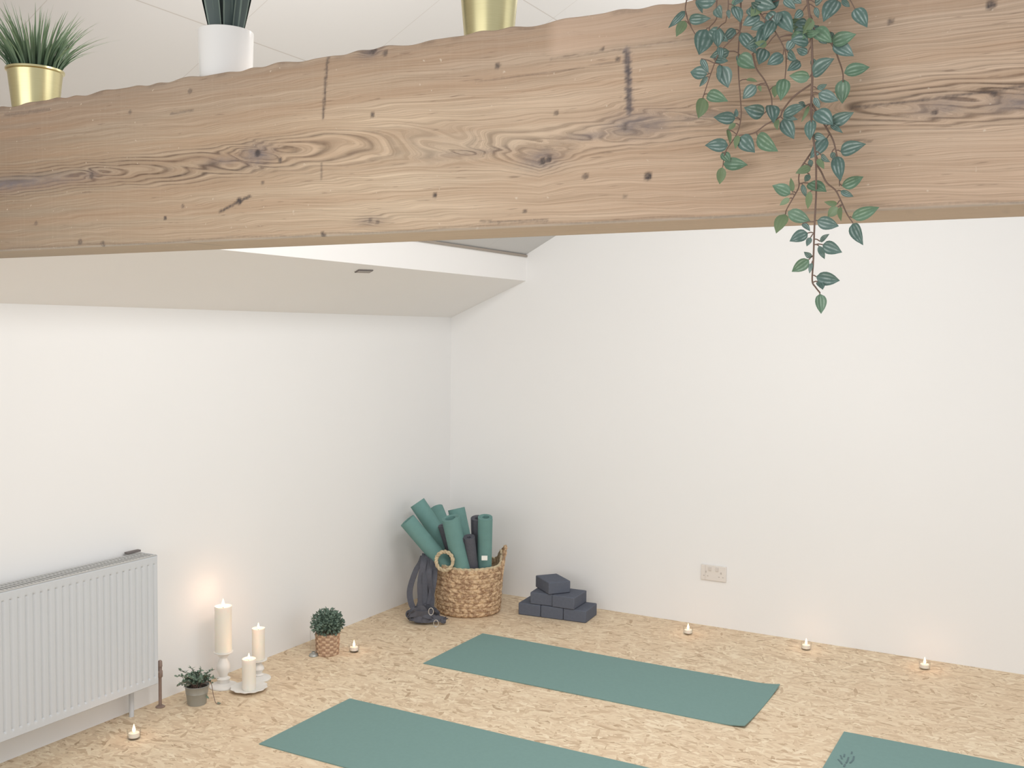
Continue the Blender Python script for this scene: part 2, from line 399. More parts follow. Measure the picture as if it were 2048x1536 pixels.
X = np.repeat(xs[:, None], NT_, 1); Yb = np.repeat(T[None, :, 0], NX, 0); Zb = np.repeat(T[None, :, 1], NX, 0); Tt = np.repeat(T[None, :, 2], NX, 0)
def sn(x, f, s, n=5):
    r = np.zeros_like(x); g = np.random.default_rng(s)
    for k in range(n): r += g.uniform(.4, 1)*np.sin(x*f*(1+k*.83)+g.uniform(0, 6.28))/(1+k*.5)
    return r
cl = [bf(*p) for p in [(-60, 372), (0, 366), (183, 350), (350, 333), (515, 312), (650, 295), (800, 292), (1000, 296), (1080, 315), (1150, 288), (1260, 252), (1400, 236), (1600, 222), (1880, 208), (2048, 200), (2200, 192)]]
tc = np.interp(X, [c[0] for c in cl], [c[1] for c in cl])
# half width of the flame figure along the beam
hk = [bf(p, 300)[0] for p in (-80, 60, 183, 350, 430, 515, 840, 930, 1080, 1180, 1270, 1600, 1880, 2000, 2100)]
hv = [.003, .006, .002, .012, .015, .003, .030, .029, .003, .015, .002, .016, .003, .010, .014]
h = np.interp(X, hk, hv)
ker = np.hanning(21); ker /= ker.sum()
h1 = np.convolve(np.pad(h[:, 0], 10, 'edge'), ker, 'valid'); h = np.repeat(h1[:, None], NT_, 1)
tcl = np.polyval(np.polyfit(X[:, 0], tc[:, 0], 1), X)
dt = Tt-tcl-(tc-tcl)*np.exp(-((Tt-tc)/.045)**2)+.003*sn(X, 4, 3)
G = np.sqrt((dt*.8)**2+(h*np.exp(-(np.abs(dt)/.045)**2))**2) + .003*sn(X, 3.1, 5)+.0012*sn(X+Tt*3, 19, 6)
RM = 1.1*np.exp(-(np.abs(dt)/.034)**4)*(.78+.3*sn(X, 2.3, 61, 3)).clip(.45, 1.0)
RM *= (1-.25*np.clip((X-2.6)/.5, 0, 1))
RM += .45*np.exp(-((Tt-.19)/.05)**2)*np.clip((X-bf(1700, 200)[0])/.25, 0, 1)
ST = np.zeros_like(X); HO = np.zeros_like(X); PA = np.zeros_like(X)
def blob(px, py, rx, ry=None):
    x, t_ = bf(px, py); s = ppm((x, BY, BZ0+t_)); rx /= s; ry = (ry or rx*s)/s
    return ((X-x)/rx)**2+((Tt-t_)/ry)**2
ST += .95*np.exp(-((dt+.004)/.014)**2)*np.clip((bf(260, 350)[0]-X)/.35, 0, 1)
for px, py, rx, ry, a in [(515, 310, 42, 22, .95), (183, 350, 26, 11, .7), (1082, 318, 46, 20, .85), (1275, 248, 75, 26, .85), (740, 104, 30, 12, .7), (1880, 215, 60, 20, .6), (2035, 205, 60, 22, .8), (1180, 272, 60, 9, .7), (740, 442, 34, 9, .45), (445, 322, 60, 12, .5), (1400, 232, 110, 10, .4), (950, 305, 110, 8, .35)]:
    d = blob(px, py, rx, ry); ST = np.maximum(ST, a*np.exp(-d*1.1)); G += .004*np.exp(-d*1.6)+.0025*np.exp(-d*.4)*sn(X*1.0+Tt*4, 45, int(px)); RM = np.maximum(RM, .8*np.exp(-d*.5))
for px, py, r, a in [(515, 306, 7, 1), (560, 320, 5, .8), (1085, 322, 7, .9), (1098, 318, 6, 1), (1250, 255, 5, .7), (478, 402, 7, 1), (183, 351, 6, .7), (380, 182, 5, .6), (745, 229, 5, .9), (870, 390, 5, .9), (330, 436, 4, .9), (160, 484, 6, .7), (205, 488, 6, .7), (645, 469, 6, .9), (1171, 352, 6, .8), (1296, 352, 8, 1), (1205, 98, 4, .8), (1235, 118, 5, .8), (995, 131, 6, .8), (1780, 43, 6, .7), (1982, 9, 9, 1), (1988, 188, 5, .9), (1870, 224, 5, .9), (745, 100, 8, .8), (770, 106, 6, .7), (1113, 226, 5, .7), (1050, 422, 4, .7), (740, 440, 4, .6), (755, 444, 4, .6), (525, 365, 4, .6), (1250, 392, 4, .5), (260, 224, 4, .6), (72, 446, 4, .6), (365, 412, 4, .6)]:
    HO = np.maximum(HO, a*np.clip(1.6-blob(px, py, r), 0, 1))
def line(pts, wpx, a, tgt, rag=.3):
    P = [bf(*p) for p in pts]
    for (xa, ta), (xb, tb) in zip(P, P[1:]):
        s = ppm((xa, BY, BZ0+ta)); L2 = (xb-xa)**2+(tb-ta)**2
        q = np.clip(((X-xa)*(xb-xa)+(Tt-ta)*(tb-ta))/L2, 0, 1)
        d = np.hypot(X-xa-q*(xb-xa), Tt-ta-q*(tb-ta))*s/wpx
        d = d*(1+rag*sn(Tt*3+X, 160, 11))
        np.maximum(tgt, a*np.clip(1.5-d, 0, 1), out=tgt)
line([(655, 112), (651, 160), (646, 236)], 2.6, .85, HO)
line([(643, 328), (643, 356)], 2.4, .55, HO)
line([(1253, 100), (1257, 160), (1259, 226)], 6.5, 1.0, ST, .25); line([(1254, 108), (1259, 222)], 4, .7, HO, .6)
line([(440, 423), (468, 408), (500, 392)], 2.6, .85, HO)
line([(1700, 216), (1780, 208), (1880, 195), (2000, 180), (2060, 168)], 2.2, .8, HO)
line([(960, 442), (1000, 444), (1095, 440)], 1.8, .6, HO)
line([(950, 162), (1100, 145), (1240, 122)], 1.4, .35, HO)
line([(340, 228), (385, 220)], 1.8, .5, HO)
line([(1690, 282), (1745, 281)], 1.8, .6, HO)
line([(10, 230), (100, 218)], 2.5, .4, HO)
line([(1100, 118), (1290, 92), (1450, 70)], 1.5, .4, HO)
xl, tl = bf(1090, 118); PA = np.clip((X-xl)/.02, 0, 1)*np.clip((Tt-tl-.02*(X-xl))/.006, 0, 1)*np.clip((3.3-X)/.5, 0, 1)
top = np.clip((Tt-.285)/.015, 0, 1)*(Tt < .31)
Zb = Zb + top*(.0022*sn(X, 31, 8)-.001); Yb = Yb + top*.003 + np.where((Tt >= -.001) & (Tt < .004), .002, 0)
Yb = Yb + .0012*HO*((Tt > 0) & (Tt < .3))
HO = np.maximum(HO, .38*np.exp(-((Tt-.004-.0015*sn(X, 12, 21))/.002)**2))
HO = np.maximum(HO, .30*np.clip(sn(X, 40, 9)-.2, 0, 1)*np.exp(-((Tt-.297)/.004)**2))
V = np.stack([X, Yb, Zb], -1).reshape(-1, 3)
I = np.arange(NX*NT_).reshape(NX, NT_); J = np.roll(I, -1, 1)
Fq = np.stack([I[:-1].ravel(), I[1:].ravel(), J[1:].ravel(), J[:-1].ravel()], -1)
me = bpy.data.meshes.new('timber_beam')
me.vertices.add(len(V)); me.vertices.foreach_set('co', V.ravel())
nf = len(Fq); me.loops.add(nf*4+2*NT_); me.polygons.add(nf+2)
me.loops.foreach_set('vertex_index', np.concatenate([Fq.ravel(), I[0], I[-1][::-1]]))
me.polygons.foreach_set('loop_start', np.concatenate([np.arange(nf)*4, [nf*4, nf*4+NT_]]))
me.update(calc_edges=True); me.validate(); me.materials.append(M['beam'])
for nm, A in (('grain', G), ('ringmask', RM), ('stain', ST), ('hole', HO), ('pale', PA)):
    at = me.attributes.new(nm, 'FLOAT', 'POINT'); at.data.foreach_set('value', np.clip(A, -1, 1).ravel().astype(np.float32))
beam = bpy.data.objects.new('timber_beam', me); C.objects.link(beam)
bm = bmesh.new(); bm.from_mesh(me); bmesh.ops.recalc_face_normals(bm, faces=bm.faces); bm.to_mesh(me); bm.free()
tag(beam, 'long reclaimed timber beam with knots and open grain spanning the room', 'beam')

# ------------------------------------------------------------------ trailing vine over the beam
R3 = lambda p: (1300+p[0]/4.096, p[1]/4.096); R4 = lambda p: (1350+p[0]/4.518, 300+p[1]/4.518); R5 = lambda p: (1530+p[0]/8.533, 290+p[1]/8.533)
strands = [
 [R3(p) for p in [(330, -110), (300, 0), (290, 90), (320, 190), (370, 280), (400, 330)]],
 [R3(p) for p in [(735, -110), (740, 0), (745, 220), (690, 300), (570, 430), (510, 570), (440, 780), (436, 805)]],
 [R3(p) for p in [(750, -105), (738, 220), (725, 400), (725, 600), (740, 800), (745, 960), (710, 1100), (620, 1240), (595, 1370)]],
 [R3(p) for p in [(850, -110), (900, 100), (1000, 220), (1100, 400), (1115, 520), (1105, 650)]],
 [R3(p) for p in [(1280, -110), (1290, 0), (1320, 250), (1330, 600), (1320, 900), (1335, 1100), (1358, 1300)]] + [R4(p) for p in [(1275, 250), (1275, 400), (1260, 700), (1250, 1000), (1240, 1180), (1270, 1240), (1310, 1290)]],
 [R3(p) for p in [(1580, -110), (1640, 0), (1680, 75)]],
 [R3(p) for p in [(1320, 200), (1480, 350), (1550, 500), (1580, 600), (1580, 670)]],
 [R3(p) for p in [(1320, 690), (1180, 790), (1090, 900), (1060, 960), (950, 1020), (850, 1090), (730, 1110)]],
 [R3(p) for p in [(840, 440), (870, 560), (940, 660), (990, 780), (1000, 870)]],
 [R3(p) for p in [(1325, 850), (1440, 1040), (1500, 1150), (1530, 1270)]] + [R5(p) for p in [(1250, 300), (1270, 520), (1270, 700)]],
 [R3(p) for p in [(1345, 1200)]] + [R5(p) for p in [(800, 110), (720, 230), (610, 400), (575, 560), (575, 720), (470, 920), (370, 1100), (350, 1180)]],
 [R5(p) for p in [(880, 330), (960, 460), (1050, 640), (1200, 770), (1290, 940), (1400, 1180), (1500, 1330)]],
 [R3(p) for p in [(560, -110), (545, 40), (545, 150), (480, 230)]],
 [R3(p) for p in [(640, -110), (640, 60), (620, 180)]],
]
L3 = [(290,90,150,230,50,0),(285,170,215,300,70,2),(320,160,500,150,75,0),(460,240,400,450,140,0),(485,250,640,340,95,0),(650,420,490,470,80,0),(420,480,480,600,45,0),(470,610,330,590,95,0),(470,625,405,710,35,0),(570,530,565,670,35,0),(590,540,640,720,110,0),(540,10,380,15,115,0),(380,0,430,110,40,0),(545,60,590,150,75,0),(640,80,650,155,30,0),(690,50,740,185,85,0),(745,270,870,440,90,0),(965,200,870,400,95,0),(940,400,890,530,100,0),(725,460,870,560,110,1),(1090,450,960,530,90,0),(1130,430,1200,490,70,0),(1050,100,1170,270,110,0),(1010,170,930,330,90,0),(860,0,1030,60,110,0),(1060,0,940,70,100,0),(820,60,850,140,70,0),(1290,200,1180,200,80,0),(1300,350,1150,330,110,0),(1290,440,1200,400,60,0),(1530,0,1420,180,120,0),(1350,60,1380,150,40,0),(1350,240,1490,350,105,1),(1490,350,1690,280,100,1),(1500,360,1670,460,100,0),(1480,260,1500,340,35,0),(1330,610,1510,480,120,0),(1330,480,1350,560,40,0),(1590,600,1800,550,100,1),(1585,650,1575,850,105,1),(1680,70,1780,225,100,0),(1180,0,1240,30,60,0),(1310,630,1140,620,85,1),(1100,645,1070,825,98,1),(1030,700,1020,800,50,2),(870,700,760,810,85,0),(890,700,910,750,25,2),(790,650,880,670,32,2),(438,800,395,970,98,2),(470,770,640,830,90,1),(935,930,770,880,105,0),(990,860,1010,1010,100,0),(700,970,520,960,88,0),(710,960,705,890,32,0),(700,1010,640,1070,38,2),(1090,940,1280,860,80,0),(1090,950,1210,980,45,0),(1090,975,1180,1140,100,0),(1270,870,1215,840,42,0),(1300,870,1240,1000,26,2),(1320,980,1310,1150,85,0),(1040,980,1045,1065,42,2),(1370,730,1450,690,40,0),(1380,765,1545,825,88,0),(1345,800,1390,890,42,0),(1350,915,1500,1025,125,0),(1480,1010,1670,920,92,0),(1480,1020,1580,1090,38,0),(640,1190,450,1190,95,0),(635,1060,655,1180,36,2),(720,1110,700,1220,42,2),(740,1120,860,1250,112,0),(880,1110,1050,1240,112,1),(590,1250,655,1330,72,1),(600,1345,800,1350,92,1),(592,1370,570,1510,66,2),(1450,1130,1310,1300,90,0),(1340,1110,1440,1130,55,0),(1560,1240,1770,1180,102,0),(960,110,1060,210,90,0),(1180,280,1290,260,80,0),(1180,330,1120,420,70,0),(700,240,600,330,70,0),(900,60,830,20,70,0),(1350,20,1440,-40,80,0),(1250,90,1180,150,60,0),(520,480,640,500,60,0)]
L5 = [(900,240,1010,410,92,2),(960,170,1110,290,90,0),(1140,120,1180,250,80,0),(1220,190,1290,620,190,0),(780,380,520,485,125,2),(760,250,790,380,75,0),(760,500,680,630,85,0),(740,650,1050,800,205,1),(430,840,125,690,190,1),(465,800,440,560,80,2),(420,910,250,1030,82,2),(640,670,700,890,78,0),(770,790,730,1090,98,2),(340,1180,190,1510,195,2),(390,1140,780,1310,195,1),(1230,1010,1010,970,82,2),(1240,1060,1070,1230,140,2),(1280,1060,1300,1300,78,2),(890,1290,1260,1385,195,0),(1310,700,1680,540,185,1),(1290,780,1510,880,92,0),(1480,1240,1950,1060,195,1),(640,1340,770,1470,85,0)]
L4 = [(1200,750,1035,825,97,0),(1225,790,1190,870,42,0),(1310,825,1395,760,42,0),(1335,855,1510,925,102,0),(1300,865,1352,985,46,0),(1230,970,1165,920,42,0),(1210,990,1055,1100,97,1),(1235,1020,1215,1115,32,0),(1275,1145,1490,1180,108,0),(1300,1190,1335,1262,62,0),(1310,1300,1320,1480,88,1),(1605,665,1700,860,97,0)]
leaves = [(R3(l[0:2]), R3(l[2:4]), l[4]/4.096, l[5]) for l in L3]+[(R5(l[0:2]), R5(l[2:4]), l[4]/8.533, l[5]) for l in L5]+[(R4(l[0:2]), R4(l[2:4]), l[4]/4.518, l[5]) for l in L4]
rv = random.Random(77)
for _ in range(34):
    x = rv.gauss(1545, 85); y = rv.uniform(-45, 135 if abs(x-1540) < 120 else 40)
    if not 1385 < x < 1715: continue
    a_ = rv.uniform(.1, PI-.1) if rv.random() < .8 else rv.uniform(0, 2*PI); L_ = rv.uniform(20, 42)
    leaves.append(((x, y), (x+L_*math.cos(a_), y+L_*math.sin(a_)), L_*rv.uniform(.42, .6), rv.choice([0, 0, 0, 1, 0, 2])))
offs = [.03, .05, .035, .06, .07, .045, .05, .055, .04, .06, .055, .06, .035, .055]
vine = empty('trailing_plant', (on(1560, -43, 'y', BY+.07).x, BY+.07, BZ1), 'artificial trailing vine with striped green leaves hanging over the front of the beam', 'plant')
vinv = Matrix.Translation(-vine.location)
def strand_pts(i):
    pts = []; o = offs[i]; n = len(strands[i]); hang = i in (0, 1, 2, 3, 4, 5, 12, 13)
    for k, p in enumerate(strands[i]):
        pts.append(on(p[0], p[1], 'y', BY-o-(.006*math.sin(k*1.7+i))))
    if hang:
        a = pts[0]
        pts = [Vector((a.x*.4+vine.location.x*.6, BY+.06, BZ1+.075)), Vector((a.x*.8+vine.location.x*.2, BY-.0, BZ1+.06)), Vector((a.x, BY-o, BZ1+.01))]+pts
    return [vinv @ q for q in pts]
SP = []
stem_objs = []
for i in range(len(strands)):
    P = spline(strand_pts(i), 6); SP.append(P)
    mb = MB(); L = len(P)
    mb.tube(P, [.0017-.0008*k/L if i == 4 else .0012-.0005*k/L for k in range(L)], 6)
    stem_objs.append(mb)
def leaf_geo(mb, a, b, wid, nrm, curl=.12, fold=.25, nv=8, nu=4, seed=0):
    d = b-a; L = d.length; d.normalize(); s = d.cross(nrm).normalized(); n = s.cross(d).normalized()
    V = []; U = []; Fc = []
    for j in range(nv+1):
        v = j/nv; hw = wid/2*(math.sin(PI*v**.72)**.85 if 0 < v < 1 else 0)+.0002
        if v > .75: hw *= 1-.25*(v-.75)/.25
        for i in range(-nu//2, nu//2+1):
            u = i/(nu/2)
            q = a+d*(v*L)+s*(u*hw)+n*(abs(u)*hw*fold + curl*L*(v-.5)**2*-1+curl*L*.25)
            V.append(q); U.append((u, v))
    W = nu+1
    for j in range(nv):
        for i in range(nu): Fc.append((j*W+i, j*W+i+1, (j+1)*W+i+1, (j+1)*W+i))
    mb.add(V, Fc, U)
buck = {}
for (bp, tp, wpx, kind) in leaves:
    best = (1e9, 0, None)
    q0 = vinv @ on(bp[0], bp[1], 'y', BY-.05)
    for i, P in enumerate(SP):
        for k, p in enumerate(P):
            dd = math.hypot(p.x-q0.x, p.z-q0.z)
            if dd < best[0]: best = (dd, i, p)
    _, si, sp = best; yb = (sp+vine.location).y
    sgn = random.uniform(-.022, .010); 
    a = vinv @ on(bp[0], bp[1], 'y', yb); b = vinv @ on(tp[0], tp[1], 'y', min(yb+sgn, BY-.006))
    sc_ = ppm(a+vine.location)
    nrm = (CAM-(a+vine.location)).normalized()+Vector((random.uniform(-.35, .35), random.uniform(-.3, .3), random.uniform(-.3, .5)))
    m = buck.setdefault((si, kind), MB()); leaf_geo(m, a, b, wpx/sc_*1.15, nrm.normalized(), random.uniform(.03, .16), random.uniform(.1, .4))
    if (sp-a).length > .003 and (sp-a).length < .05: stem_objs[si].tube([sp, (sp+a)/2+Vector((0, 0, .001)), a], .0008, 5)
for i, mb in enumerate(stem_objs):
    so = mb.build('trailing_stem', M['stem'], vine)
    for k, mn in enumerate(('leaf_dark', 'leaf_green', 'leaf_under')):
        if (i, k) in buck: buck[(i, k)].build('leaves', M[mn], so, uv=True)
def planter(mb_parent, r, hgt, mat, lip=True, taper=.84, name='pot', rim=.004):
    p = [(r*taper*.9, 0), (r*taper, .003), (r, hgt-.006), (r+(rim if lip else 0), hgt-.004), (r+(rim if lip else 0), hgt), (r-.003, hgt), (r*.97-.003, hgt-.02), (r*.9, hgt-.022)]
    mb = MB().lathe(p, 48, cap=True); return mb.build(name, mat, mb_parent)
planter(vine, .05, .10, M['ceramic'], False); MB().lathe([(.046, .07), (.046, .082)], 24).build('soil', M['soil'], vine)

# ------------------------------------------------------------------ pots on the beam
def blades(mb, n, r0, hmin, hmax, lean, wid, seed, seg=6, droop=.5):
    g = random.Random(seed)
    for _ in range(n):
        a = g.uniform(0, 2*PI); rr = r0*math.sqrt(g.random()); base = Vector((rr*math.cos(a), rr*math.sin(a), 0))
        L = g.uniform(hmin, hmax); out = Vector((math.cos(a), math.sin(a), 0)); ln = lean*(rr/r0)*g.uniform(.4, 1.2)
        a2 = g.uniform(0, 2*PI); side = Vector((math.cos(a2), math.sin(a2), 0)); V = []; U = []; Fc = []
        for j in range(seg+1):
            t = j/seg; c = base+out*(L*ln*(t**(1+droop)))+Vector((0, 0, L*t*(1-.35*ln*t)))
            hw = wid/2*(1-t**2.2)+.0001
            V += [c-side*hw, c+side*hw]; U += [(-1, t), (1, t)]
            if j: Fc.append((2*j-2, 2*j-1, 2*j+1, 2*j))
        mb.add(V, Fc, U)
def pot_at(pxc, pyb, name, label):
    # standing on the beam top, centred over its depth
    p = on(pxc, pyb, 'y', BY+.068); return empty(name, (p.x, BY+.068, BZ1), label, 'plant')
g1 = pot_at(71, 200, 'potted_grass_plant', 'bushy green grass in a brushed gold pot at the left end of the beam')
s1 = ppm(g1.location); rg = 51/s1
pot1 = planter(g1, rg, rg*2*.80, M['gold'])
MB().lathe([(rg*.9, rg*1.3), (rg*.9, rg*1.42)], 24).build('soil', M['soil'], g1)
mb = MB(); blades(mb, 360, rg*.85, .075, .155, .85, .0044, 3); gr = mb.build('grass_blades', M['grass'], g1, uv=True, smooth=True); gr.location = (0, 0, rg*1.35)
g2 = pot_at(452, 140, 'potted_strap_plant', 'dark upright strap-leaved plant in a plain white ceramic pot on the beam')
s2 = ppm(g2.location); rw = 54/s2
planter(g2, rw*1.0, rw*2*.93, M['ceramic'], False, .95)
MB().lathe([(rw*.9, rw*1.6), (rw*.9, rw*1.7)], 24).build('soil', M['soil'], g2)
g = random.Random(5)
for k in range(13):
    a = 2*PI*k/13; rr = (.016 if k % 2 else .024); L = g.uniform(.20, .27); mb = MB()
    out = Vector((math.cos(a), math.sin(a), 0)); side = Vector((-math.sin(a), math.cos(a), 0)); V = []; U = []; Fc = []
    for j in range(13):
        t = j/12; hw = .0165*(.62+.5*math.sin(PI*min(t*.9+.12, 1)))*(1 if t < .7 else max(.02, 1-((t-.7)/.3)**2))
        c = out*(rr+L*.22*t)+Vector((0, 0, rw*1.66+L*t))
        V += [c-side*hw+out*.004, c, c+side*hw+out*.004]; U += [(-1, t), (0, t), (1, t)]
        if j: b = 3*j; Fc += [(b-3, b-2, b+1, b), (b-2, b-1, b+2, b+1)]
    mb.add(V, Fc, U); mb.build('strap_leaf', M['snake'], g2, uv=True)
g3 = pot_at(978, 60, 'potted_grass_plant', 'gold pot of grass cut by the top of the photo, right of the white pot')
s3 = ppm(g3.location); r3 = 58/s3
planter(g3, r3, r3*2*.95, M['gold'])
mb = MB(); blades(mb, 260, r3*.85, .07, .112, .9, .0042, 9); gr = mb.build('grass_blades', M['grass'], g3, uv=True); gr.location = (0, 0, r3*1.7)

# ------------------------------------------------------------------ yoga mats on the floor
def yoga_mat(loc, L, label, curl=0.0):
    o = MB(); NXm, NYm = 60, 20; W = .61; V = []; Fc = []; 
    def zz(u, v): 
        c = curl*max(0, (u-.93)/.07)**2*(abs(v-.5)*2)**2.0
        return .005+c+.0008*math.sin(u*9+v*4)
    for s in (0, 1):
        for i in range(NXm+1):
            for j in range(NYm+1):
                u, v = i/NXm, j/NYm; z = zz(u, v); V.append((u*L, -v*W, z if s else max(.0003, z-.0045)))
    W_ = NYm+1; n = (NXm+1)*W_
    for i in range(NXm):
        for j in range(NYm):
            a = i*W_+j; Fc.append((a, a+1, a+W_+1, a+W_)); Fc.append((n+a, n+a+W_, n+a+W_+1, n+a+1))
    ring = [i*W_ for i in range(NXm+1)]+[NXm*W_+j for j in range(1, W_)]+[i*W_+NYm for i in range(NXm-1, -1, -1)]+[j for j in range(NYm-1, 0, -1)]
    for a, b in zip(ring, ring[1:]+ring[:1]): Fc.append((a, b, n+b, n+a))
    o.add(V, Fc); r = o.build('yoga_mat', M['mat']); r.location = loc
    return tag(r, label, 'yoga mat', 'green yoga mats laid out on the floor')
yoga_mat((.7684, -.8435, 0), 1.7147, 'green yoga mat in front of the basket and blocks, its whole length in view', .012)
yoga_mat((.7582, -2.0578, 0), 1.73, 'green yoga mat nearest the candles, running out at the bottom of the frame')
p3 = ground(1688, 1465); m3 = yoga_mat((p3.x, p3.y, 0), 1.73, 'green yoga mat in the bottom right corner with a small dark printed emblem')
mb = MB()
for pts in [[(1676, 1518), (1682, 1524), (1684, 1528)], [(1689, 1508), (1688, 1514)], [(1704, 1503), (1703, 1508)], [(1697, 1514), (1695, 1521), (1692, 1526)], [(1690, 1528), (1688, 1533)], [(1708, 1512), (1706, 1520), (1700, 1526)], [(1681, 1510), (1684, 1518)]]:
    P = [ground(*p, .0068)-m3.location for p in pts]
    for a, b in zip(P, P[1:]):
        d = (b-a).normalized(); s = Vector((-d.y, d.x, 0))*.0035; mb.add([a-s, a+s, b+s, b-s], [(0, 1, 2, 3)])
        mb.add([v-Vector((0,0,.0012)) for v in (a-s, a+s, b+s, b-s)], [(3, 2, 1, 0)])
mb.build('emblem', M['logo'], m3, smooth=False)

# ------------------------------------------------------------------ foam blocks
fA, fB, fC = ground(1036, 1229), ground(1172, 1247), ground(1197, 1225)
ux = (fB-fA).normalized(); vy = Vector((-ux.y, ux.x, 0)); ang = math.atan2(ux.y, ux.x)
print('blocks front', (fB-fA).length, 'side', (fC-fB).length, math.degrees(ang))
BW = (fB-fA).length/3-.002; BD = .205; BH = .074
def block(c, rz, z, label):
    o = MB().box((-BW/2, -BD/2, 0), (BW/2, BD/2, BH)).build('foam_block', M['block'], None, True, .006)
    o.location = (c.x, c.y, z); o.rotation_euler.z = rz; return tag(o, label, 'yoga block', 'charcoal foam blocks stacked in a pyramid')
place = lambda u, v: fA+ux*u+vy*v
for k, nm in enumerate(('left', 'middle', 'right')):
    block(place((BW+.002)*(k+.5), BD/2), ang, .0005, f'charcoal foam block, {nm} one of the three in the bottom row of the pyramid')
block(place(BW*.5+.075, BD/2+.005), ang+.03, BH+.001, 'charcoal foam block, left one of the two in the middle row of the pyramid')
block(place(BW*1.5+.082, BD/2-.005), ang-.04, BH+.001, 'charcoal foam block, right one of the two in the middle row of the pyramid')
tb = on(1113, 1166, 'z', BH*3); tb = place(BW*1.5-.035, BD/2+.01)
block(tb, ang+.80, BH*2+.002, 'charcoal foam block set askew on the very top of the pyramid')

# ------------------------------------------------------------------ basket
bc = ground(937, 1221); sB = ppm(bc)
basket = empty('woven_basket', bc, 'round woven seagrass basket with two handles, holding rolled mats in the corner', 'basket', rz=YAW)
RB0, RB1, HB = 61/sB, 66/sB, 96/sB
def rimz(a):   # rim height along the circumference; a=0 is to the camera's right
    d1 = math.atan2(math.sin(a-.15), math.cos(a-.15)); d2 = math.atan2(math.sin(a+2.35), math.cos(a+2.35))
    return HB+.075*math.exp(-(d1/.30)**2)+.01*math.exp(-(d2/.35)**2)
mb = MB(); NA, NV = 300, 130; V = []; Fc = []
rows = 10
for j in range(NV+1):
    v = j/NV
    for k in range(NA):
        a = 2*PI*k/NA; H = rimz(a); z = v*H
        f = v*rows; fr = f-math.floor(f); row = int(min(f, rows-1))
        bul = math.sqrt(max(0, 1-(2*fr-1)**2))
        sl = 1 if row % 2 else -1
        tw = abs(math.sin(a*13+sl*(fr-.5)*2.6+(row%3)*1.05))
        r = RB0+(RB1-RB0)*math.sin(min(v*1.15, 1)*PI/2)**.8
        if v < .05: r -= .012*(1-v/.05)
        r += .009*bul*(.15+.85*tw**.8)+.0012*math.sin(a*61+row*2.1)
        V.append((r*math.cos(a), r*math.sin(a)*.93, z))
for j in range(NV):
    for k in range(NA): k2 = (k+1) % NA; Fc.append((j*NA+k, j*NA+k2, (j+1)*NA+k2, (j+1)*NA+k))
n0 = len(V)
for k in range(NA):
    a = 2*PI*k/NA; V.append(((RB1-.012)*math.cos(a), (RB1-.012)*math.sin(a)*.93, rimz(a)))
for k in range(NA):
    a = 2*PI*k/NA; V.append(((RB0-.014)*math.cos(a), (RB0-.014)*math.sin(a)*.93, .008))
for k in range(NA):
    k2 = (k+1) % NA; Fc.append((NV*NA+k, NV*NA+k2, n0+k2, n0+k)); Fc.append((n0+k, n0+k2, n0+NA+k2, n0+NA+k))
Fc.append(tuple(n0+NA+k for k in range(NA))); Fc.append(tuple(range(NA))[::-1])
mb.add(V, Fc); mb.build('woven_body', M['straw'], basket)
def rope(pts, r, closed, name, mat, parent):
    mb = MB(); P = pts; N = len(P)
    for s in (0, 1):
        Q = []
        for i, p in enumerate(P):
            t = (P[(i+1) % N]-P[i-1]).normalized() if closed or 0 < i < N-1 else (P[min(i+1, N-1)]-P[max(i-1, 0)]).normalized()
            x = t.orthogonal().normalized(); x = t.cross(Vector((.3, .2, 1))).normalized(); y = t.cross(x)
            ph = i*.75+s*PI; Q.append(p+(x*math.cos(ph)+y*math.sin(ph))*r*.45)
        mb.tube(Q, r*.72, 7, closed)
    return mb.build(name, mat, parent)
rp = []
for k in range(150):
    a = 2*PI*k/150; r = RB1-.004; rp.append(Vector((r*math.cos(a), r*math.sin(a)*.93, rimz(a)+.001)))
rope(rp, .008, True, 'rim', M['rim'], basket)
# ring handle, facing the camera at the left front of the rim
binv = (Matrix.Translation(bc) @ Matrix.Rotation(YAW, 4, 'Z')).inverted()
ya = -2.42; hc = Vector((RB1*math.cos(ya)*1.01, RB1*math.sin(ya)*.93*1.01-.012, HB+.012))
w_ = binv @ (CAM + ray(889, 1122)*(depth(bc)-.215)); hc = w_
tow = (binv @ CAM - hc).normalized(); tow = (tow+Vector((-.25, 0, -.1))).normalized(); e1 = Vector((0, 0, 1)).cross(tow).normalized(); e2 = tow.cross(e1)
rope([hc+e1*math.cos(2*PI*k/60)*.052+e2*math.sin(2*PI*k/60)*.056 for k in range(60)], .011, True, 'handle', M['rim'], basket)
a0, a1 = -.28, .60; hp = []
for k in range(31):
    a = a0+(a1-a0)*k/30; s = math.sin(PI*k/30); r = RB1+.004+.02*s; hp.append(Vector((r*math.cos(a), r*math.sin(a)*.93, HB-.10+.20*s**.6)))
rope(hp, .010, False, 'handle', M['straw'], basket)

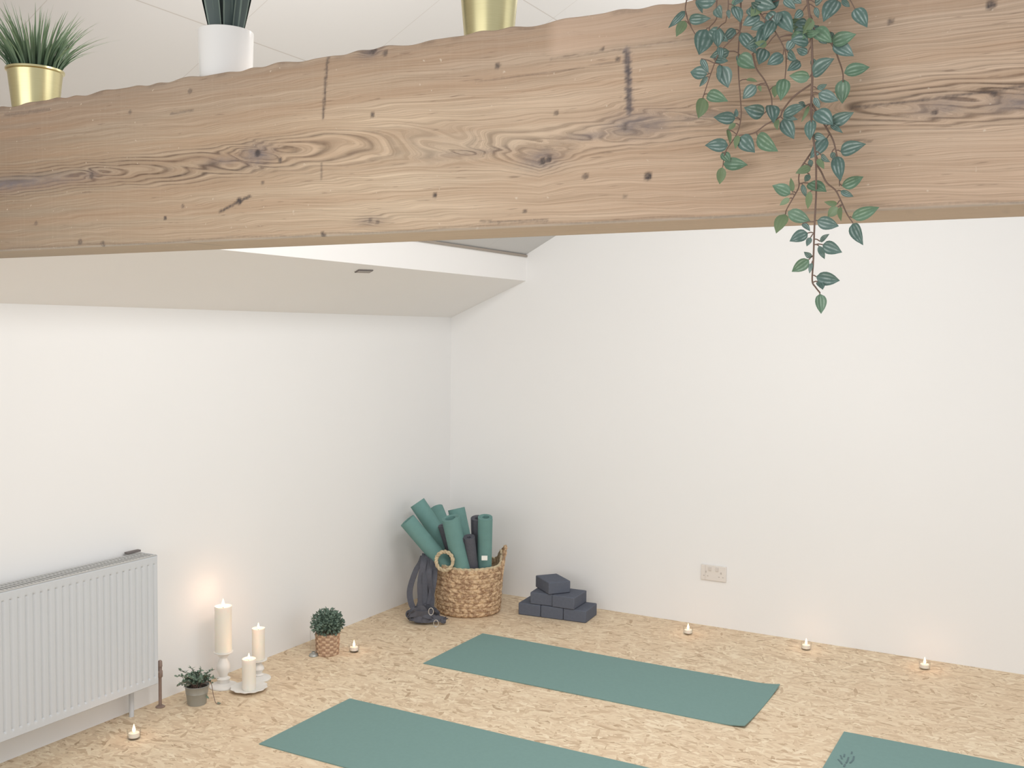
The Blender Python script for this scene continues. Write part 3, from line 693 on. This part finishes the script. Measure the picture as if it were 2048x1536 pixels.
# rolled mats standing in it
def roll(bx, by_, px, py, R, col, label, bz=.03, turns=3.6, tagp=False, far=False, L=.61, rot=0):
    b = bc + Matrix.Rotation(YAW, 3, 'Z') @ Vector((bx, by_, bz))
    d = ray(px, py); o = CAM-b; A = d.dot(d); B = 2*o.dot(d); Cc = o.dot(o)-L*L; D = B*B-4*A*Cc
    t = -B/(2*A) if D < 0 else (-B+(1 if far else -1)*math.sqrt(D))/(2*A)
    top = CAM+d*t; ax = (top-b).normalized()
    root = empty('rolled_yoga_mat', b, label, 'yoga mat', 'rolled mats standing in the woven basket')
    Q = ax.to_track_quat('Z', 'Y').to_matrix().to_4x4() @ Matrix.Rotation(rot, 4, 'Z')
    n = 120; th = .0052; V = []; Fc = []
    cen = []
    r0 = R-turns*.0066
    for i in range(n+1):
        q = i/n; a = q*turns*2*PI; r = r0+(R-r0)*q; cen.append((r, a))
    for z in (0, L):
        for (r, a) in cen:
            for s in (-1, 1): V.append(Q @ Vector(((r+s*th/2)*math.cos(a), (r+s*th/2)*math.sin(a), z)))
    W = (n+1)*2
    for i in range(n):
        a = 2*i; Fc += [(a, a+2, W+a+2, W+a), (a+1, W+a+1, W+a+3, a+3), (a, a+1, a+3, a+2), (W+a, W+a+2, W+a+3, W+a+1)]
    Fc += [(0, W, W+1, 1), (2*n, 2*n+1, W+2*n+1, W+2*n)]
    o = MB().add(V, Fc).build('foam_sheet', col, root)
    if tagp:
        tg = on(969, 1117, 'y', b.y-.05); mbt = MB(); p = CAM+ray(969, 1116)*(depth(b)-.19)-b
        mbt.box((-.018, -.003, -.014), (.018, .003, .014), Matrix.Translation(p) @ Matrix.Rotation(YAW, 4, 'Z')); mbt.build('paper_tag', M['tag'], root, bevel=.001)
    return root
ME = M['mat_edge']
roll(.012, -.06, 814, 1041, .052, ME, 'rolled green mat leaning furthest left out of the basket', .115)
roll(.015, .03, 833, 1004, .052, ME, 'rolled green mat standing second from the left, the tallest in the basket', .165)
roll(.0, .10, 872, 1016, .046, ME, 'rolled green mat at the back of the basket, mostly hidden between two others', .10, far=True)
roll(.045, .045, 912, 1017, .055, ME, 'rolled green mat with a slanted top just behind the thick front roll')
roll(.02, -.075, 901, 1036, .056, ME, 'thick rolled green mat at the front middle of the basket')
roll(.095, .0, 971, 1034, .046, ME, 'rolled green mat standing alone at the right side of the basket', tagp=True, rot=2)
roll(.07, .09, 955, 1036, .040, M['strap'], 'thin rolled black mat just left of the lone right-hand green roll', L=.60)
roll(.055, -.02, 938, 1074, .036, M['strap'], 'short rolled black mat in the gap at the middle right of the basket', L=.50)
roll(.0, .03, 886, 1050, .036, M['strap'], 'rolled black mat low in the shade between the left and front rolls', L=.54)

# black straps over the left of the rim
def ribbon(P, wid, th, nf):
    mb = MB(); V = []; Fc = []; N = len(P)
    for i, p in enumerate(P):
        t = (P[min(i+1, N-1)]-P[max(i-1, 0)]).normalized(); n = nf(i/(N-1)); s = t.cross(n).normalized(); n = s.cross(t).normalized()
        for a, b in ((-1, -1), (1, -1), (1, 1), (-1, 1)): V.append(p+s*a*wid/2+n*b*th/2)
    for i in range(N-1):
        for k in range(4): k2 = (k+1) % 4; Fc.append((i*4+k, i*4+k2, i*4+4+k2, i*4+4+k))
    Fc += [(3, 2, 1, 0), tuple(4*(N-1)+k for k in range(4))]
    return mb.add(V, Fc)
dS = depth(bc)
hc2 = ground(846, 1249)
tc_cam = (CAM-bc); tc_cam.z = 0; tc_cam.normalize()
defs = [([(868, 1108, -.10), (862, 1140, -.17), (852, 1190, -.19), (842, 1215, -.22)], 'black yoga strap hanging closest to the basket side'),
        ([(858, 1106, -.10), (853, 1140, -.18), (846, 1185, -.20), (836, 1218, -.22)], 'black yoga strap in the middle of the hanging bundle'),
        ([(850, 1108, -.10), (846, 1130, -.19), (840, 1170, -.21), (840, 1214, -.24)], 'black yoga strap on the left of the tight hanging bundle'),
        ([(862, 1106, -.09), (858, 1150, -.20), (864, 1195, -.21), (862, 1222, -.24)], 'black yoga strap curving back right above the heap'),
        ([(846, 1112, -.08), (832, 1140, -.16), (820, 1178, -.18), (822, 1205, -.20), (830, 1222, -.22)], 'black yoga strap looping out furthest left of the basket'),
        ([(872, 1112, -.12), (868, 1160, -.20), (860, 1200, -.21), (852, 1225, -.24)], 'black yoga strap with a bright metal buckle at the foot of the basket'),
        ([(855, 1110, -.11), (850, 1150, -.20), (850, 1200, -.22), (850, 1225, -.24)], 'black yoga strap at the front of the hanging bundle')]
for k, (pl, lab) in enumerate(defs):
    g = random.Random(40+k); P = []
    for px, py, dz in pl: P.append(CAM+ray(px, py)*((dS+dz)/1.0))
    th0 = g.uniform(0, 6.28)
    for j in range(26):
        a = th0+j*.62; f = j/26
        rx = g.uniform(.55, 1.0)*.088; ry = g.uniform(.5, 1.0)*.06
        zc_ = .03+.085*(1-f)*g.uniform(.5, 1.0)*(1-.5*abs(math.cos(a)))
        c = hc2+rt0*(rx*math.cos(a)+.002*(k-3))+Vector((-rt0.y, rt0.x, 0))*(ry*math.sin(a)+.03)
        P.append(Vector((c.x, c.y, max(.022, zc_))))
    if k in (5, 3):
        P += [hc2+rt0*.10+Vector((0, 0, .035)), hc2+rt0*.125+Vector((0, -.01, .028)), hc2+rt0*.12+Vector((0, .03, .024))]
    S = spline(P, 7); root = empty('yoga_strap', Vector((hc2.x, hc2.y, 0)), lab, 'strap', 'black straps hanging from the basket rim')
    S = [s-root.location for s in S]
    fc = tow2 = (CAM-bc).normalized()
    nf = lambda q, k=k: (Vector((fc.x, fc.y, 0))+Vector((.5*math.sin(q*30+k), .5*math.cos(q*27+k*2), .35*math.sin(q*44+k)))).normalized()
    ribbon(S, .036, .003, nf).build('webbing', M['strap'], root, smooth=True)
    if k in (5, 3):
        for (px, py) in ([(862, 1223)] if k == 3 else [(872, 1247)]):
            c = CAM+ray(px, py)*(depth(hc2)-.09)-root.location
            mb = MB(); pts = [c+Vector((rt0.x, rt0.y, 0))*(.014*math.cos(q))+Vector((0, 0, 1))*(.021*math.sin(q)) for q in [2*PI*i/20 for i in range(20)]]
            mb.tube(pts, .0026, 6, True); mb.build('metal_ring', M['steel'], root)

# ------------------------------------------------------------------ candles
def flame_part(root, z, s=1.0, watt=.5, name='flame'):
    prof = [(.0008*s, 0), (.0042*s, .004*s), (.0062*s, .010*s), (.0050*s, .017*s), (.0024*s, .026*s), (.0004*s, .033*s)]
    o = MB().lathe(prof, 14).build(name, M['flame'], root); o.location = (0, 0, z)
    l = bpy.data.lights.new('candle_light', 'POINT'); l.energy = watt; l.color = (1, .60, .37); l.shadow_soft_size = .008
    lo = bpy.data.objects.new('candle_light', l); C.objects.link(lo); lo.parent = root; lo.location = (0, 0, z+.045*s)
def pillar(root_loc, r, hgt, label, watt=.35, wide=1.0):
    root = empty('pillar_candle', root_loc, label, 'candle', 'lit cream pillar candles by the wall')
    MB().lathe([(r*.98, 0), (r, .003), (r, hgt-.02), (r*1.03, hgt-.006), (r, hgt), (r*.88, hgt-.001), (r*.8, hgt-.010), (r*.3, hgt-.014), (.002, hgt-.014)], 40).build('wax', M['wax'], root)
    MB().lathe([(.0013, hgt-.015), (.0011, hgt-.002)], 8).build('wick', M['wick'], root)
    flame_part(root, hgt-.005, wide, watt); return root
def stand(loc, prof, label, n=48):
    root = empty('candle_stand', loc, label, 'candle stand', 'white turned candle stands by the wall')
    MB().lathe(prof, n).build('turned_body', M['stand'], root); return root
c1 = ground(447, 1373); s = ppm(c1); rb = 27/s; HT = 72/s
print('stand1', c1, rb, HT)
def turned(rb, H, cup, stem):
    return [(rb, 0), (rb*1.02, .004), (rb*.98, .009), (rb*.62, .014), (rb*.42, .020), (stem*1.15, H*.20), (stem*1.3, H*.24), (stem*.75, H*.29), (stem*.8, H*.34), (stem*1.35, H*.52), (stem*1.2, H*.64), (stem*.72, H*.80), (stem*.75, H*.84), (cup*.75, H*.93), (cup, H*.965), (cup*1.02, H*.995), (cup*.9, H), (.002, H-.001)]
stand(c1, turned(rb, HT, 18.5/s, 10.5/s), 'tall white turned wooden candle stand under the highest candle')
pillar(c1+Vector((0, 0, HT+.0005)), 16.5/s, 91/s, 'wide cream pillar candle burning on the tall stand, highest of the three', .26, 1.25)
c2 = ground(517, 1358); s2_ = ppm(c2); H2 = 40/s2_
stand(c2, turned(24/s2_, H2, 17/s2_, 8.5/s2_), 'short white turned candle stand, furthest right and back of the group')
pillar(c2+Vector((0, 0, H2+.0005)), 12.5/s2_, 63/s2_, 'slim cream pillar candle burning on the short stand at the back right', .14)
c3 = ground(498, 1381); s3_ = ppm(c3); rp3 = 36/s3_
pl = empty('candle_plate', c3, 'flat white plate with a scalloped edge under the lowest candle', 'plate')
V = []; Fc = []; mb = MB(); n = 96
pf = [(.45, 0), (.55, .004), (.9, .013), (1.0, .018), (.99, .0205), (.88, .016), (.5, .007), (.002, .006)]
for rr, z in pf:
    for k in range(n):
        a = 2*PI*k/n; sc2 = 1+(.035*math.cos(12*a) if rr > .8 else 0); V.append((rp3*rr*sc2*math.cos(a), rp3*rr*sc2*math.sin(a), z))
for j in range(len(pf)-1):
    for k in range(n): k2 = (k+1) % n; Fc.append((j*n+k, j*n+k2, (j+1)*n+k2, (j+1)*n+k))
Fc.append(tuple(range(n))[::-1]); mb.add(V, Fc).build('dish', M['stand'], pl)
pillar(c3+Vector((0, 0, .0068)), 13.5/s3_, 62/s3_, 'short cream pillar candle burning on the scalloped plate, lowest and in front', .14)

def tealight(px, py, label, watt=.08):
    p = ground(px, py)
    root = empty('tealight', p, label, 'tealight', 'glass tealights along the edge of the floor')
    R_, H_ = .029, .040
    MB().lathe([(R_*.82, 0), (R_*.95, .004), (R_, H_), (R_-.002, H_), (R_*.9, .006), (.002, .005)], 32).build('glass_cup', M['glass'], root)
    MB().lathe([(.0185, .0055), (.022, .008), (.022, .026), (.020, .0275), (.002, .0262)], 28).build('wax', M['wax'], root)
    flame_part(root, .026, 1.15, watt); return root
tealight(268, 1477, 'lit glass tealight on the floor below the radiator, nearest to the camera')
tealight(708, 1303, 'lit glass tealight on the floor just right of the round bushy plant')
tealight(1376, 1268, 'lit glass tealight by the far wall, leftmost of the three along it')
tealight(1612, 1299, 'lit glass tealight by the far wall, middle of the three along it')
tealight(1849, 1338, 'lit glass tealight by the far wall, rightmost of the three along it', .10)

# ------------------------------------------------------------------ small plants on the floor
bp_ = ground(655, 1307); sb = ppm(bp_); rb_ = 23.5/sb; hb = 43/sb
pb = empty('round_bush_plant', bp_, 'round clipped artificial bush in a woven wicker pot on the floor by the left wall', 'plant')
V = []; Fc = []; UVw = []; NA, NV = 140, 48; rows = 8
for j in range(NV+1):
    v = j/NV
    for k in range(NA):
        a = 2*PI*k/NA; f = v*rows; fr = f-math.floor(f); row = int(f); ph = 0 if row % 2 else PI/2
        r = rb_*(.93+.07*v)+.004*math.sqrt(max(0, 1-(2*fr-1)**2))*abs(math.sin(a*9+ph)); V.append((r*math.cos(a), r*math.sin(a), v*hb)); UVw.append((a*18/(2*PI) if k <= NA//2 else a*18/(2*PI), f))
for j in range(NV):
    for k in range(NA): k2 = (k+1) % NA; Fc.append((j*NA+k, j*NA+k2, (j+1)*NA+k2, (j+1)*NA+k))
Fc.append(tuple(range(NA))[::-1]); Fc.append(tuple(NV*NA+k for k in range(NA)))
tw_ = NT('wicker_weave'); uvn = tw_.n('ShaderNodeTexCoord').outputs['UV']; ck = tw_.n('ShaderNodeTexChecker', {'Vector': uvn, 'Scale': 1.0, 'Color1': srgb(206, 178, 150), 'Color2': srgb(152, 122, 100)})
tw_.col(tw_.mix(tw_.math('MULTIPLY', tw_.noise(tw_.obj(), 90, 3), .6), ck.outputs[0], srgb(176, 146, 120))); tw_.set(Roughness=.8)
MB().add(V, Fc, UVw).build('wicker_pot', tw_.m, pb, uv=True)
mb = MB(); g = random.Random(8); rr_ = 32/sb; cz = hb+19/sb
for _ in range(1500):
    z = g.uniform(-.75, 1); a = g.uniform(0, 2*PI); q = math.sqrt(1-z*z); d = Vector((q*math.cos(a), q*math.sin(a), z))
    rad = rr_*g.uniform(.55, 1.0); p = Vector((0, 0, cz))+Vector((d.x*rad, d.y*rad, d.z*rad*.86))
    d2 = (d+Vector((g.uniform(-.8, .8), g.uniform(-.8, .8), g.uniform(-.5, .8)))).normalized()
    n_ = (d+Vector((g.uniform(-.6, .6),)*3)).normalized()
    leaf_geo(mb, p, p+d2*g.uniform(.012, .019), .010, n_, .1, .3, 3, 2)
mb.build('foliage', M['boxleaf'], pb, uv=True)
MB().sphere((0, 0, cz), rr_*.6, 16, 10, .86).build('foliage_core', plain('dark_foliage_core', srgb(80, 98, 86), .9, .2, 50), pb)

zp = ground(394, 1407); sz_ = ppm(zp); rz_ = 23.5/sz_; hz = 38/sz_
zk = empty('herb_plant', zp, 'small leafy green plant in a grey zinc bucket on the floor beside the radiator', 'plant')
MB().lathe([(rz_*.76, 0), (rz_*.78, .003), (rz_*.9, hz*.6), (rz_*.93, hz*.62), (rz_*.92, hz*.66), (rz_, hz-.003), (rz_*1.05, hz), (rz_, hz+.002), (rz_*.93, hz-.01), (rz_*.9, hz-.012)], 40).build('bucket', M['zinc'], zk)
MB().lathe([(rz_*.9, hz-.02), (rz_*.9, hz-.011)], 24).build('soil', M['soil'], zk)
sm, lm = MB(), MB(); g = random.Random(21)
def sprig(base, tip, nl, sag=0):
    P = spline([base, (base+tip)/2+Vector((0, 0, .02)), tip], 8); sm.tube(P, .0009, 5)
    for i in range(nl):
        q = P[int((.25+.75*i/nl)*(len(P)-1))]; d = Vector((g.uniform(-1, 1), g.uniform(-1, 1), g.uniform(-.2, 1))).normalized()
        leaf_geo(lm, q, q+d*g.uniform(.012, .021), .009, Vector((g.uniform(-1, 1), g.uniform(-1, 1), 1)).normalized(), .1, .3, 4, 2)
for k in range(34):
    a = 2*PI*k/34*3.1; r = g.uniform(.02, .085); base = Vector((g.uniform(-.4, .4)*rz_, g.uniform(-.4, .4)*rz_, hz-.012))
    sprig(base, Vector((r*math.cos(a), r*math.sin(a), hz+g.uniform(.005, .055))), 16)
e_r = Vector((rt0.x, rt0.y, 0))
for dx, dz in ((-.085, .07), (-.10, .04), (-.095, -.01), (-.03, .085), (.085, .075), (.10, .03), (.02, .075)):
    sprig(Vector((0, 0, hz-.012)), e_r*dx+Vector((0, 0, hz+dz)), 18)
tr = [Vector((0, 0, hz-.012)), e_r*.06+Vector((0, 0, hz+.015)), e_r*.085+Vector((0, -.01, hz*.45)), e_r*.098+Vector((0, -.012, .006)), e_r*.118+Vector((0, -.012, .004))]
sm.tube(spline(tr, 8), .0017, 6)
for q in (.045, .10):
    leaf_geo(lm, e_r*(q)+Vector((0, -.01, hz*.5 if q < .1 else .006)), e_r*(q+.02)+Vector((0, -.01, hz*.3 if q < .1 else .004)), .01, Vector((.2, -1, .4)), .1, .3, 4, 2)
sm.build('stems', M['stem'], zk); lm.build('leaves', M['herb'], zk, uv=True)

gp = ground(627, 1312)
gl = empty('glass_holder', gp, 'slim clear glass candle holder on a dull metal foot, left of the round bush', 'candle holder')
sg = ppm(gp)
MB().lathe([(9/sg, 0), (9.5/sg, .003), (8/sg, .012), (4/sg, .018), (3.5/sg, .024)], 28).build('foot', M['zinc'], gl)
MB().lathe([(3.5/sg, .024), (6.5/sg, .03), (7/sg, .14), (6.6/sg, .14), (6/sg, .032), (.001, .028)], 28).build('glass_tube', M['glass'], gl)

# ------------------------------------------------------------------ radiator
XF = .138
ra = on(314, 1112, 'x', XF); rbm = on(317, 1367, 'x', XF)
print('radiator', ra, rbm)
YR = (ra.y+rbm.y)/2; ZT, ZB = ra.z, rbm.z; LR = 1.6; YL = YR-LR
rad = empty('radiator', (0, YR, 0), 'white ribbed panel radiator mounted low on the left wall', 'radiator')
ri = Vector((0, -YR, 0))
pitch = .0333; ys = np.arange(0, LR+.0001, .0030); H = ZT-ZB
zr = np.array([0, .004, .012, .030, .034, .038, .042, .048, .055, .2, .4, .5, 1])  # placeholder fractions below
zl = [0, .003, .010, .026, .032, .036, .040, .046, .052]; zl = zl+[H*.3, H*.5, H*.7]+[H-q for q in zl[::-1]]
V = []; Fc = []
for yi in ys:
    f = (yi/pitch) % 1; gy = math.exp(-((f-.5)/.14)**2)
    for z in zl:
        e = min(z, H-z); m = min(1, max(0, (e-.030)/.008)); dip = .0055*gy*m
        if abs(e-.036) < .003: dip += .004*gy
        edge = -.004 if e < .002 else 0
        V.append((XF-dip+edge, -yi, ZB+z))
W = len(zl)
for i in range(len(ys)-1):
    for j in range(W-1): a = i*W+j; Fc.append((a, a+1, a+W+1, a+W))
n = len(V)
V += [(XF-.012, -ys[0], ZB), (XF-.012, -ys[0], ZT), (XF-.012, -ys[-1], ZB), (XF-.012, -ys[-1], ZT)]
L_ = (len(ys)-1)*W
Fc += [tuple([n]+[j for j in range(W)]+[n+1]), tuple([n+3]+[L_+j for j in range(W-1, -1, -1)]+[n+2]),
       tuple([n, n+2]+[L_-W*i for i in range(len(ys))]), tuple([n+1]+[W*i+W-1 for i in range(len(ys))]+[n+3]), (n, n+1, n+3, n+2)]
MB().add(V, Fc).build('front_panel', M['white_metal'], rad)
MB().box((.03, -LR+.01, ZB+.01), (.042, -.01, ZT-.01)).build('rear_panel', M['white_metal'], rad, False, .003)
mb = MB(); mb.box((.028, 0, ZB+.008), (XF-.002, .0015, ZT+.004)); mb.build('side_cover', M['white_metal'], rad, False)
mb = MB(); mb.box((.028, -LR-.0015, ZB+.008), (XF-.002, -LR, ZT+.004)); mb.build('side_cover', M['white_metal'], rad, False)
mb = MB()
mb.box((.028, -LR, ZT+.001), (.036, 0, ZT+.005)); mb.box((XF-.014, -LR, ZT+.001), (XF-.004, 0, ZT+.006)); mb.box((.062, -LR, ZT), (.066, 0, ZT+.004))
for k in range(90): y = -LR*(k+.5)/90; mb.box((.036, y-.0045, ZT), (XF-.014, y+.0045, ZT+.003))
mb.build('top_grille', M['grille'], rad, False)
cf = MB()
for k in range(48): y = -LR*(k+.5)/48; cf.box((.044, y-.001, ZB+.03), (XF-.016, y+.001, ZT-.03))
cf.build('convector_fins', M['grille'], rad, False)
MB().box((.012, -.075, ZT+.008), (.034, .0, ZT+.017)).build('bracket_clip', M['dark'], rad, False, .002)
MB().box((.002, -.10, ZB+.06), (.03, -.07, ZT-.04)).build('wall_bracket', M['white_metal'], rad, False)
MB().box((.002, -LR+.2, ZB+.06), (.03, -LR+.23, ZT-.04)).build('wall_bracket', M['white_metal'], rad, False)
vp = on(320, 1345, 'x', .07)-Vector((0, YR, 0))
mb = MB(); mb.tube([(.07, vp.y, .0), (.07, vp.y, ZB+.02), (.07, vp.y, ZB+.055)], .0075, 12); mb.lathe([(.021, .001), (.021, .004), (.012, .010)], 20, Matrix.Translation((.07, vp.y, 0)))
mb.build('supply_pipe', M['copper'], rad)
mb = MB(); T_ = Matrix.Translation((.07, vp.y, ZB-.005)); mb.lathe([(.009, 0), (.012, .004), (.012, .03), (.009, .034), (.009, .05), (.011, .052), (.010, .075), (.006, .08)], 16, T_); mb.tube([(.07, vp.y, ZB+.022), (.07, vp.y-.03, ZB+.022)], .008, 10)
mb.build('valve', M['copper'], rad)
MB().tube([(.05, -.075, 0), (.05, -.075, ZB+.03)], .011, 12).build('white_pipe', M['white_metal'], rad)

# ------------------------------------------------------------------ socket and slot vent
sa, sbm = on(1403, 1127, 'y', 0), on(1453, 1165, 'y', 0)
cx_, cz_ = (sa.x+sbm.x)/2, (sa.z+sbm.z)/2; print('socket', sa, sbm)
so = empty('wall_socket', (cx_, -.0005, cz_), 'white double wall socket low on the far wall', 'socket')
hw, hh = abs(sbm.x-sa.x)/2, .046
MB().box((-hw, -.010, -hh), (hw, 0, hh)).build('face_plate', M['plastic'], so, True, .003)
for k in (-1, 1):
    MB().box((k*hw*.28-.009, -.0145, hh*.28), (k*hw*.28+.009, -.009, hh*.78)).build('rocker_switch', M['plastic_grey'], so, True, .002)
    mb = MB(); x = k*hw*.6
    mb.box((x-.004, -.0108, -.002), (x+.004, -.0098, .010)); mb.box((x-.016, -.0108, -.022), (x-.008, -.0098, -.017)); mb.box((x+.008, -.0108, -.022), (x+.016, -.0098, -.017))
    mb.build('pin_holes', M['pin'], so, False)
MB().box((-hw*.66, -.0112, -hh*.95), (-hw*.62, -.0095, hh*.95)).build('plate_seam', M['plastic_grey'], so, False)
nrm = Vector((-S1, 0, 1))
def on_soffit(px, py):
    d = ray(px, py); return CAM+d*((Vector((0, 0, ZC))-CAM).dot(nrm)/d.dot(nrm))
pa, pb = on_soffit(713, 541), on_soffit(742, 542)
e1 = (pb-pa).normalized(); e3 = -nrm.normalized(); e2 = e3.cross(e1).normalized()
dl = empty('air_vent', (pa+pb)/2, 'small dark slot vent in the boxed eave above the left wall', 'vent')
Mv = Matrix((e1, e2, e3)).transposed().to_4x4(); Lv = (pb-pa).length/2
MB().box((-Lv, -.016, .0005), (Lv, .016, .006), Mv).build('frame', M['dark'], dl, True, .001)
mb = MB()
for k in range(3): mb.box((-Lv*.9, -.010+k*.008-.002, .006), (Lv*.9, -.010+k*.008+.002, .0075), Mv)
mb.build('slats', M['pin'], dl, False)
